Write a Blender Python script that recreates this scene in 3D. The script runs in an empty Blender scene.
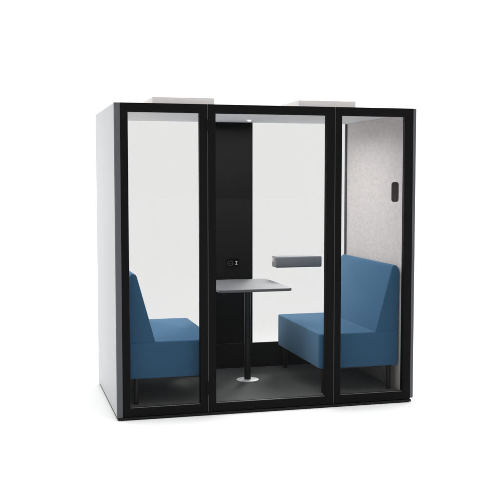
import bpy, bmesh, math
from mathutils import Vector

S = bpy.context.scene
C = bpy.data.collections.new("studio"); S.collection.children.link(C)

# ------------------------------------------------------------------ materials
def mat(name, col, rough=0.6, spec=0.3, metal=0.0, noise=0.0, nscale=20.0, bump=0.0, bscale=300.0, sheen=0.0, stretch=None, sheen_tint=(1, 1, 1)):
    m = bpy.data.materials.new(name); m.use_nodes = True
    nt = m.node_tree; b = nt.nodes['Principled BSDF']
    b.inputs['Base Color'].default_value = (*col, 1)
    b.inputs['Roughness'].default_value = rough
    b.inputs['Metallic'].default_value = metal
    b.inputs['Specular IOR Level'].default_value = spec
    if sheen:
        b.inputs['Sheen Weight'].default_value = sheen
        b.inputs['Sheen Roughness'].default_value = 0.4
        b.inputs['Sheen Tint'].default_value = (*sheen_tint, 1)
    tc = nt.nodes.new('ShaderNodeTexCoord')
    src = tc.outputs['Object']
    if stretch:
        mp = nt.nodes.new('ShaderNodeMapping'); mp.inputs['Scale'].default_value = stretch
        nt.links.new(src, mp.inputs['Vector']); src = mp.outputs['Vector']
    if noise:
        n = nt.nodes.new('ShaderNodeTexNoise'); n.inputs['Scale'].default_value = nscale
        n.inputs['Detail'].default_value = 6
        nt.links.new(src, n.inputs['Vector'])
        r = nt.nodes.new('ShaderNodeValToRGB')
        r.color_ramp.elements[0].position = 0.3; r.color_ramp.elements[1].position = 0.7
        r.color_ramp.elements[0].color = (*[c*(1-noise) for c in col], 1)
        r.color_ramp.elements[1].color = (*[min(1, c*(1+noise)) for c in col], 1)
        nt.links.new(n.outputs['Fac'], r.inputs['Fac'])
        nt.links.new(r.outputs['Color'], b.inputs['Base Color'])
    if bump:
        n2 = nt.nodes.new('ShaderNodeTexNoise'); n2.inputs['Scale'].default_value = bscale
        n2.inputs['Detail'].default_value = 3
        nt.links.new(src, n2.inputs['Vector'])
        bp = nt.nodes.new('ShaderNodeBump'); bp.inputs['Strength'].default_value = bump
        bp.inputs['Distance'].default_value = 0.002
        nt.links.new(n2.outputs['Fac'], bp.inputs['Height'])
        nt.links.new(bp.outputs['Normal'], b.inputs['Normal'])
    return m

def glass_mat(name, tint, refl):
    m = bpy.data.materials.new(name); m.use_nodes = True
    nt = m.node_tree; nt.nodes.clear()
    out = nt.nodes.new('ShaderNodeOutputMaterial')
    tr = nt.nodes.new('ShaderNodeBsdfTransparent'); tr.inputs['Color'].default_value = (*tint, 1)
    gl = nt.nodes.new('ShaderNodeBsdfGlossy'); gl.inputs['Roughness'].default_value = 0.0
    fr = nt.nodes.new('ShaderNodeFresnel'); fr.inputs['IOR'].default_value = 1.5
    mu = nt.nodes.new('ShaderNodeMath'); mu.operation = 'MULTIPLY'; mu.inputs[1].default_value = refl
    mx = nt.nodes.new('ShaderNodeMixShader')
    nt.links.new(fr.outputs[0], mu.inputs[0]); nt.links.new(mu.outputs[0], mx.inputs[0])
    nt.links.new(tr.outputs[0], mx.inputs[1]); nt.links.new(gl.outputs[0], mx.inputs[2])
    nt.links.new(mx.outputs[0], out.inputs['Surface'])
    return m

M = dict(
    ground=mat('white_ground', (0.915, 0.915, 0.915), 0.8, 0.0),
    black=mat('black_powder_coat', (0.0085, 0.0085, 0.0087), 0.5, 0.03, bump=0.08, bscale=500),
    blackwall=mat('black_laminate', (0.0095, 0.0095, 0.0097), 0.6, 0.05, bump=0.05, bscale=300),
    plinth=mat('black_plinth', (0.008, 0.008, 0.0085), 0.5, 0.2),
    grey=mat('grey_anodised', (0.10, 0.105, 0.115), 0.5, 0.12),
    seam_glint=mat('grey_seam_glint', (0.11, 0.11, 0.11), 0.6, 0.3),
    rail_glint=mat('grey_rail_glint', (0.12, 0.12, 0.12), 0.5, 0.3),
    laminate=mat('pale_grey_laminate', (0.46, 0.468, 0.475), 0.45, 0.25, noise=0.012, nscale=6),
    felt=mat('pale_felt', (0.665, 0.628, 0.612), 0.95, 0.05, noise=0.075, nscale=40, bump=0.4, bscale=260, stretch=(1, 0.5, 1)),
    ceiling=mat('grey_ceiling', (0.81, 0.81, 0.81), 0.8, 0.1, noise=0.02, nscale=15),
    carpet=mat('charcoal_carpet', (0.06, 0.062, 0.06), 0.95, 0.05, noise=0.18, nscale=60, bump=0.5, bscale=400, sheen=0.5),
    vent=mat('vent_plastic', (0.78, 0.75, 0.73), 0.7, 0.2, noise=0.03, nscale=20),
    blue=mat('blue_upholstery', (0.043, 0.128, 0.238), 0.9, 0.06, noise=0.10, nscale=160, bump=0.35, bscale=700, sheen=0.65, sheen_tint=(0.5, 0.78, 1.0)),
    leg=mat('black_leg', (0.006, 0.006, 0.006), 0.35, 0.3),
    table=mat('grey_tabletop', (0.14, 0.144, 0.151), 0.5, 0.3, noise=0.02, nscale=60),
    disc=mat('white_metal', (0.9, 0.9, 0.9), 0.35, 0.4),
    shelf=mat('slate_grey_shelf', (0.19, 0.20, 0.215), 0.55, 0.3),
    shelfend=mat('pale_shelf_end', (0.62, 0.62, 0.60), 0.5, 0.3),
    socket=mat('gloss_black_socket', (0.001, 0.001, 0.001), 0.35, 0.06),
    icon=mat('pale_socket_marks', (0.6, 0.6, 0.6), 0.5, 0.2),
    rim=mat('dark_socket_ring', (0.06, 0.06, 0.06), 0.4, 0.3),
    handle=mat('dark_handle', (0.022, 0.020, 0.019), 0.45, 0.3),
    white=mat('white_plastic', (0.88, 0.88, 0.88), 0.4, 0.3),
    lamp=mat('lit_lamp', (0.9, 0.9, 0.9), 0.4, 0.1),
    glassm=glass_mat('tinted_glass', (0.884, 0.884, 0.883), 0.08),
)

_b = M['lamp'].node_tree.nodes['Principled BSDF']                # the one lit downlight in the ceiling
_b.inputs['Emission Color'].default_value = (1, 0.98, 0.95, 1); _b.inputs['Emission Strength'].default_value = 1.0

# ------------------------------------------------------------------ mesh helpers
def bm_box(bm, x0, x1, y0, y1, z0, z1, bev=0.0, seg=2):
    t = bmesh.new()
    vs = [t.verts.new((x, y, z)) for x in (x0, x1) for y in (y0, y1) for z in (z0, z1)]
    for f in ((0,1,3,2), (4,6,7,5), (0,4,5,1), (2,3,7,6), (0,2,6,4), (1,5,7,3)):
        t.faces.new([vs[i] for i in f])
    bmesh.ops.recalc_face_normals(t, faces=t.faces)
    if bev:
        bmesh.ops.bevel(t, geom=list(t.edges), offset=bev, segments=seg, profile=0.5, affect='EDGES')
    merge(bm, t)

def merge(bm, t):
    me = bpy.data.meshes.new('tmp'); t.to_mesh(me); t.free()
    bm.from_mesh(me); bpy.data.meshes.remove(me)

def rounded_rect(w, h, r, n=8):
    pts = []
    for cx, cy, a0 in ((w/2-r, h/2-r, 0), (-w/2+r, h/2-r, 90), (-w/2+r, -h/2+r, 180), (w/2-r, -h/2+r, 270)):
        for k in range(n+1):
            a = math.radians(a0 + 90*k/n); pts.append((cx+r*math.cos(a), cy+r*math.sin(a)))
    return pts

def bm_prism(bm, pts, axis, a0, a1, bev=0.0, seg=2):
    """pts: 2D outline; axis 'x': (y,z), 'y': (x,z), 'z': (x,y)"""
    t = bmesh.new()
    def P(p, a): return {'x': (a, p[0], p[1]), 'y': (p[0], a, p[1]), 'z': (p[0], p[1], a)}[axis]
    A = [t.verts.new(P(p, a0)) for p in pts]; B = [t.verts.new(P(p, a1)) for p in pts]
    fa = t.faces.new(A); fb = t.faces.new(B[::-1])
    n = len(pts)
    for i in range(n): t.faces.new((A[i], B[i], B[(i+1) % n], A[(i+1) % n]))
    bmesh.ops.recalc_face_normals(t, faces=t.faces)
    if bev:
        ed = [e for e in t.edges if any(f in (fa, fb) for f in e.link_faces)]
        bmesh.ops.bevel(t, geom=ed, offset=bev, segments=seg, profile=0.5, affect='EDGES')
    merge(bm, t)

def bm_cyl(bm, x, y, z0, z1, r0, r1=None, seg=32, bev=0.0):
    r1 = r0 if r1 is None else r1
    t = bmesh.new()
    A = [t.verts.new((x+r0*math.cos(2*math.pi*i/seg), y+r0*math.sin(2*math.pi*i/seg), z0)) for i in range(seg)]
    B = [t.verts.new((x+r1*math.cos(2*math.pi*i/seg), y+r1*math.sin(2*math.pi*i/seg), z1)) for i in range(seg)]
    fa = t.faces.new(A[::-1]); fb = t.faces.new(B)
    for i in range(seg): t.faces.new((A[i], A[(i+1) % seg], B[(i+1) % seg], B[i]))
    bmesh.ops.recalc_face_normals(t, faces=t.faces)
    if bev:
        ed = [e for e in t.edges if any(f in (fa, fb) for f in e.link_faces)]
        bmesh.ops.bevel(t, geom=ed, offset=bev, segments=3, profile=0.5, affect='EDGES')
    merge(bm, t)

def obj(name, bm, m, parent=None, smooth=True):
    me = bpy.data.meshes.new(name)
    bm.to_mesh(me); bm.free()
    me.materials.append(M[m])
    if smooth:
        for p in me.polygons: p.use_smooth = True
        me.set_sharp_from_angle(angle=math.radians(40))
    o = bpy.data.objects.new(name, me); C.objects.link(o)
    if parent: o.parent = parent
    return o

def place(o, parent, origin):
    """keep a mesh modelled in world coordinates in place under its empty"""
    o.parent = parent
    o.data.transform(__import__('mathutils').Matrix.Translation(-Vector(origin)))

def box(name, m, parent, x0, x1, y0, y1, z0, z1, bev=0.0, seg=2):
    bm = bmesh.new(); bm_box(bm, x0, x1, y0, y1, z0, z1, bev, seg)
    return obj(name, bm, m, parent)

def thing(name, label, cat, group=None):
    o = bpy.data.objects.new(name, None); C.objects.link(o)
    o.empty_display_size = 0.1
    o['label'] = label; o['category'] = cat
    if group: o['group'] = group
    return o

# ------------------------------------------------------------------ setting
W, D, H = 2.233, 1.257, 2.2
WL, WR, DI, HI, ZF = 0.077, 2.156, 1.233, 2.157, 0.077
bm = bmesh.new()
bmesh.ops.create_circle(bm, cap_ends=True, segments=96, radius=80)
g = obj('ground', bm, 'ground'); g['kind'] = 'structure'

# ------------------------------------------------------------------ the pod
pod = thing('meeting_pod', 'freestanding glass-fronted meeting pod with black frame and pale grey side walls on white ground', 'office pod')

# plinth and levelling feet
box('plinth', 'plinth', pod, 0.004, 2.214, -0.004, D-0.004, 0.006, 0.0215, 0.002, 2)
for fx, fy in ((0.19, 0.035), (2.03, 0.035), (0.19, 1.2), (2.03, 1.2)):
    bm = bmesh.new(); bm_cyl(bm, fx, fy, 0.0, 0.0058, 0.03, seg=24)
    obj('levelling_foot', bm, 'plinth', pod)

# floor: carpet slab
fl = box('carpet_floor', 'carpet', pod, WL+0.001, WR-0.001, 0.053, DI-0.001, 0.024, ZF)

# side walls
for side in (0, 1):
    if side == 0:
        wl = box('side_wall', 'laminate', pod, 0.0, 0.022, 0.026, D, 0.024, H, 0.004, 3)
        box('felt_lining', 'felt', wl, 0.0235, WL, 0.054, DI-0.001, 0.024, HI-0.001)
        pts = [(0.0395, 0.0), (0.0395, 0.052), (0.0235, 0.052), (0.0235, 0.025), (0.0, 0.025)] + \
              [(0.012-0.012*math.cos(a), 0.012-0.012*math.sin(a)) for a in [math.radians(90*k/8) for k in range(9)]]
        x0 = 0
    else:
        wl = box('side_wall', 'laminate', pod, W-0.022, W, 0.026, D, 0.03, H, 0.004, 3)
        box('felt_lining', 'felt', wl, WR, W-0.0235, 0.054, DI-0.001, 0.024, HI-0.001)
        pts = [(W-0.0265, 0.0), (W-0.0265, 0.052), (W-0.0235, 0.052), (W-0.0235, 0.025), (W, 0.025)] + \
              [(W-0.012+0.012*math.cos(a), 0.012-0.012*math.sin(a)) for a in [math.radians(90*k/8) for k in range(9)]]
    bm = bmesh.new(); bm_prism(bm, pts, 'z', 0.0225 if side == 0 else 0.034, H, 0.0)
    obj('corner_profile', bm, 'grey', wl)

# roof with ceiling underside
rf = box('roof', 'laminate', pod, 0.0235, W-0.0235, 0.054, D-0.002, HI+0.012, H-0.001, 0.002)
cl = box('ceiling', 'ceiling', rf, 0.024, W-0.024, 0.0545, D-0.003, HI, HI+0.0115)
bm = bmesh.new(); bm_cyl(bm, 1.192, 0.911, HI-0.011, HI-0.0005, 0.013, 0.018, bev=0.003)
obj('ceiling_spot', bm, 'lamp', rf)

# rear wall: black centre panel, skirting, rear glass, corner posts
bp = box('rear_panel', 'blackwall', pod, 0.925, 1.308, DI, D-0.002, 0.2885, HI-0.001, 0.0015)
box('skirting', 'blackwall', pod, 0.0235, W-0.0235, DI-0.002, D-0.002, 0.024, 0.286, 0.0015)
for x0, x1 in ((0.093, 0.9235), (1.3095, 2.1395)):
    box('rear_glass', 'glassm', pod, x0, x1, DI+0.006, DI+0.014, 0.2875, HI-0.0015)
for x0, x1 in ((0.0235, 0.0915), (2.141, W-0.0235)):
    box('rear_post', 'grey', pod, x0, x1, DI, D-0.002, 0.2875, HI-0.001, 0.001)

# power socket on the rear panel
sx, sz = 1.134, 0.976
bm = bmesh.new()
bm_prism(bm, [(sx+a, sz+b) for a, b in rounded_rect(0.118, 0.078, 0.022)], 'y', DI-0.009, DI-0.0003, 0.002)
so = obj('power_socket', bm, 'socket', bp)
bm = bmesh.new()
def ring(bm, cx, cz, ro, ri, y0, y1, seg=32):
    V = []
    for k in range(seg):
        a = 2*math.pi*k/seg; c, s = math.cos(a), math.sin(a)
        V.append([bm.verts.new((cx+ro*c, y0, cz+ro*s)), bm.verts.new((cx+ri*c, y0, cz+ri*s)),
                  bm.verts.new((cx+ri*c, y1, cz+ri*s)), bm.verts.new((cx+ro*c, y1, cz+ro*s))])
    for k in range(seg):
        A, B = V[k], V[(k+1) % seg]
        for j in range(4): bm.faces.new((A[j], A[(j+1) % 4], B[(j+1) % 4], B[j]))
    bmesh.ops.recalc_face_normals(bm, faces=bm.faces)
ring(bm, sx-0.024, sz-0.002, 0.0235, 0.019, DI-0.013, DI-0.0092)
for px in (-0.032, -0.016):                                        # pin openings' bright contacts
    bm_box(bm, sx+px-0.003, sx+px+0.003, DI-0.0105, DI-0.0092, sz-0.005, sz+0.001)
obj('power_outlet', bm, 'rim', bp)
bm = bmesh.new()                                                    # charging port pair with pale marks
bm_box(bm, sx+0.027, sx+0.0315, DI-0.0105, DI-0.0092, sz-0.008, sz+0.010)
bm_box(bm, sx+0.0205, sx+0.038, DI-0.0105, DI-0.0092, sz+0.0105, sz+0.0165)
bm_box(bm, sx+0.0205, sx+0.038, DI-0.0105, DI-0.0092, sz-0.0145, sz-0.0085)
obj('charging_port', bm, 'icon', bp)

# front glazed panels
def front_panel(name, x0, x1, top, bottom, stile_l, stile_r):
    zb, zt = 0.0245, 2.2005
    d = 0.05
    bm = bmesh.new()
    # frame ring as one clean mesh with mitred joints and a small bevel
    o = [(x0, zb), (x1, zb), (x1, zt), (x0, zt)]
    i = [(x0+stile_l, bottom), (x1-stile_r, bottom), (x1-stile_r, top), (x0+stile_l, top)]
    V = {}
    for y in (0.0, d):
        V[y] = [bm.verts.new((a, y, b)) for a, b in o], [bm.verts.new((a, y, b)) for a, b in i]
    for k in range(4):
        l = (k+1) % 4
        fo, fi = V[0.0]; bo, bi = V[d]
        bm.faces.new((fo[k], fo[l], fi[l], fi[k])); bm.faces.new((bo[k], bi[k], bi[l], bo[l]))
        bm.faces.new((fo[k], bo[k], bo[l], fo[l])); bm.faces.new((fi[k], fi[l], bi[l], bi[k]))
    bmesh.ops.recalc_face_normals(bm, faces=bm.faces)
    sharp = [e for e in bm.edges if len(e.link_faces) == 2 and e.calc_face_angle(0) > 0.5]
    bmesh.ops.bevel(bm, geom=sharp, offset=0.0018, segments=2, profile=0.5, affect='EDGES')
    f = obj(name, bm, 'black', pod)
    box('glass_pane', 'glassm', f, x0+stile_l+0.0005, x1-stile_r-0.0005, 0.021, 0.029, bottom+0.0008, top-0.0005)
    box('rail_glint_strip', 'rail_glint', f, x0+stile_l+0.001, x1-stile_r-0.001, 0.006, 0.0205, bottom-0.0003, bottom+0.0035, 0.001)  # lighter grey strip paints the light caught on the bottom rail's top face
    return f
pl = front_panel('front_panel', 0.0405, 0.6485, 2.139, 0.0835, 0.0525, 0.055)
pm = front_panel('glazed_door', 0.6520, 1.5930, 2.139, 0.0835, 0.0555, 0.0625)
pr = front_panel('front_panel', 1.5965, 2.2060, 2.139, 0.0855, 0.0505, 0.0600)
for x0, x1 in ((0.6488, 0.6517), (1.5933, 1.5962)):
    box('seam_glint_strip', 'seam_glint', pod, x0, x1, 0.002, 0.045, 0.026, 2.198)  # grey filler in the gap, its tone paints the bevel edge highlight
for z0, z1 in ((0.148, 0.242), (2.015, 2.091)):
    bm = bmesh.new(); bm_box(bm, 0.636, 0.664, -0.005, -0.0006, z0, z1, 0.0015)
    obj('hinge', bm, 'black', pm)
# pull handle on the right pane
hx, hz = 2.0705, 1.586
bm = bmesh.new()
bm_prism(bm, [(hx+a, hz+b) for a, b in rounded_rect(0.054, 0.148, 0.019)], 'y', 0.002, 0.0207, 0.004, 3)
obj('pull_handle', bm, 'handle', pr)

# ventilation units on the roof
for cx in (0.558, 1.675):
    v = None
    bm = bmesh.new(); bm_box(bm, cx-0.231, cx+0.231, 0.4, 0.86, H-0.0005, 2.2785, 0.003, 2)
    v = obj('ventilation_unit', bm, 'vent', pod)

# ------------------------------------------------------------------ sofas
def sofa(label, mirror):
    s = thing('bench_sofa', label, 'sofa', 'blue bench sofas in the pod')
    xw = 0.105 if not mirror else 2.1425          # wall side
    sg = 1 if not mirror else -1
    X = lambda d: xw + sg*d
    s.location = (X(0.31), 0.64, ZF)
    org = s.location.copy()
    def add(name, bm, m, par):
        if mirror: bmesh.ops.recalc_face_normals(bm, faces=bm.faces)
        o = obj(name, bm, m); place(o, par, org); return o
    y0, y1, zb, zs = 0.09, 1.19, 0.270, 0.532
    L = 0.6275
    # seat block: plan outline with rounded front corners
    r = 0.035; pts = [(0, y0), ]
    def arc(cx, cy, a0, a1): return [(cx+r*math.cos(a), cy+r*math.sin(a)) for a in [math.radians(a0+(a1-a0)*k/8) for k in range(9)]]
    r2 = 0.008
    pts = [(0.0, y0+r2), (r2, y0)] + arc(L-r, y0+r, -90, 0) + arc(L-r, y1-r, 0, 90) + [(r2, y1), (0.0, y1-r2)]
    bm = bmesh.new(); bm_prism(bm, [(X(a), b) for a, b in pts], 'z', zb, zs, 0.011, 4)
    add('seat', bm, 'blue', s)
    # backrest wedge
    zt = 1.034 if mirror else 1.017
    prof = [(0.001, zs-0.0065), (0.184, zs-0.0065), (0.0565, zt-0.028)]
    # rounded top nose
    for k in range(1, 8):
        a = math.radians(18 + (150-18)*k/8)
        prof.append((0.0285+0.0295*math.cos(a), zt-0.0295-0.0085+0.0295*math.sin(a)+0.0085*math.sin(a)))
    prof += [(-0.006, zt-0.03), (-0.0095, zt-0.07)]
    bm = bmesh.new(); bm_prism(bm, [(X(a), b) for a, b in prof], 'y', y0+0.002, y1-0.002, 0.008, 3)
    add('backrest', bm, 'blue', s)
    # steel plate under the seat
    bm = bmesh.new(); bm_box(bm, min(X(0.045), X(L-0.03)), max(X(0.045), X(L-0.03)), y0+0.012, y1-0.03, zb-0.007, zb-0.0005, 0.001)
    add('base_frame', bm, 'leg', s)
    for dx in (0.05, L-0.055):
        for y in (0.15, 1.135):
            bm = bmesh.new(); bm_cyl(bm, X(dx), y, ZF+0.008, zb-0.0075, 0.0185, seg=24)
            lg = add('leg', bm, 'leg', s)
            bm = bmesh.new(); bm_cyl(bm, X(dx), y, ZF+0.0003, ZF+0.0078, 0.016, seg=24)
            add('foot_glide', bm, 'leg', lg)
    return s
sofa('blue bench sofa behind the left glass pane, backrest against the left side wall', False)
sofa('blue bench sofa behind the right glass pane, backrest against the pale felt wall', True)

# sub-part glides were modelled relative to the sofa origin, legs share that origin: transforms stay at identity

# ------------------------------------------------------------------ table
tb = thing('pedestal_table', 'grey rectangular table on single black pole with round white base plate between the blue sofas', 'table')
tb.location = (1.121, 0.735, ZF); org = tb.location.copy()
bm = bmesh.new()
tx, ty = 1.1175, 0.7925
bm_prism(bm, [(tx+a, ty+b) for a, b in rounded_rect(0.58, 0.745, 0.035)], 'z', 0.822, 0.844, 0.004, 3)
place(obj('tabletop', bm, 'table'), tb, org)
bm = bmesh.new(); bm_cyl(bm, 1.131, 0.735, ZF+0.0085, 0.8165, 0.0265, seg=40)
place(obj('pole', bm, 'leg'), tb, org)
bm = bmesh.new(); bm_box(bm, 1.131-0.09, 1.131+0.09, 0.645, 0.825, 0.817, 0.8215, 0.001)
place(obj('mounting_plate', bm, 'leg'), tb, org)
bm = bmesh.new(); bm_cyl(bm, 1.131, 0.73, ZF+0.0005, ZF+0.008, 0.091, 0.089, seg=64, bev=0.002)
place(obj('base_plate', bm, 'disc'), tb, org)

# ------------------------------------------------------------------ wall shelf
sh = thing('wall_shelf', 'slate grey box-shaped wall shelf with rounded edges on the rear glass right of the table', 'shelf')
sh.location = (1.68, 1.17, 0.937); org = sh.location.copy()
bm = bmesh.new(); bm_box(bm, 1.4765, 1.8845, 1.10, 1.2365, 0.937, 1.03, 0.012, 4)
place(obj('shelf_body', bm, 'shelf'), sh, org)
bm = bmesh.new()
bm_prism(bm, [(1.1925+a, 1.0+b) for a, b in rounded_rect(0.055, 0.034, 0.008)], 'x', 1.4735, 1.4763, 0.0008)
place(obj('end_cap', bm, 'shelfend'), sh, org)

# ------------------------------------------------------------------ light
w = bpy.data.worlds.new("World"); S.world = w; w.use_nodes = True
nt = w.node_tree; bg = nt.nodes['Background']
tc = nt.nodes.new('ShaderNodeTexCoord'); sp = nt.nodes.new('ShaderNodeSeparateXYZ')
nt.links.new(tc.outputs['Generated'], sp.inputs[0])
def mrange(src, a, b, c, d):
    n = nt.nodes.new('ShaderNodeMapRange'); n.interpolation_type = 'SMOOTHSTEP'
    for k, v in zip((1, 2, 3, 4), (a, b, c, d)): n.inputs[k].default_value = v
    nt.links.new(src, n.inputs[0]); return n.outputs[0]
HOR, DARK, ZEN = 1.30, 0.12, 1.82
front = mrange(sp.outputs['Y'], -0.75, 0.0, DARK, HOR)       # dim studio behind the camera, white sweep behind the pod
up = mrange(sp.outputs['Z'], 0.35, 0.95, 0.0, 1.0)           # overhead softbox
mx = nt.nodes.new('ShaderNodeMix'); mx.data_type = 'FLOAT'
nt.links.new(up, mx.inputs[0]); nt.links.new(front, mx.inputs[2]); mx.inputs[3].default_value = ZEN
nt.links.new(mx.outputs[0], bg.inputs['Strength'])
bg.inputs['Color'].default_value = (1, 1, 1, 1)

ld = bpy.data.lights.new('overhead_softbox', 'AREA'); ld.shape = 'DISK'; ld.size = 4.0; ld.energy = 40
lo = bpy.data.objects.new('overhead_softbox', ld); C.objects.link(lo)
lo.location = (0.3, -2.6, 8.0)
lo.rotation_euler = (Vector((1.1, 0.4, 0)) - Vector(lo.location)).to_track_quat('-Z', 'Y').to_euler()

cd = bpy.data.lights.new('ceiling_fill', 'AREA'); cd.shape = 'RECTANGLE'; cd.size = 1.7; cd.size_y = 1.0; cd.energy = 24; cd.spread = math.radians(160)  # added area fill below the ceiling, no visible fitting, brightens the interior
co = bpy.data.objects.new('ceiling_fill', cd); C.objects.link(co)
co.location = (0.98, 0.66, HI-0.02)
for loc, aim, e in (((-2.6, 6.4, 1.6), (1.5, 0.75, 0.45), 800), ((4.0, 6.4, 3.9), (1.0, 0.8, 0.4), 2800)):  # added out-of-view fill spots, brighten sofas, floor and table base through the rear glass
    sd = bpy.data.lights.new('rear_fill_spot', 'SPOT'); sd.energy = e; sd.spot_size = math.radians(21); sd.spot_blend = 0.8; sd.shadow_soft_size = 1.3
    so = bpy.data.objects.new('rear_fill_spot', sd); C.objects.link(so); so.location = loc
    so.rotation_euler = (Vector(aim) - Vector(loc)).to_track_quat('-Z', 'Y').to_euler()

# ------------------------------------------------------------------ camera
cd = bpy.data.cameras.new('camera'); co = bpy.data.objects.new('camera', cd); C.objects.link(co)
co.location = (-0.7626, -6.4323, 1.6679)
co.rotation_euler = (math.pi/2 - 0.0736, 0, -0.2610)
cd.sensor_width = 36; cd.lens = 937.19/500*36
cd.clip_end = 500
S.camera = co
S.view_settings.view_transform = 'Standard'; S.view_settings.look = 'None'
S.view_settings.exposure = 0; S.view_settings.gamma = 1
S.render.engine = 'CYCLES'
S.cycles.transparent_max_bounces = 32
S.cycles.max_bounces = 12; S.cycles.diffuse_bounces = 6
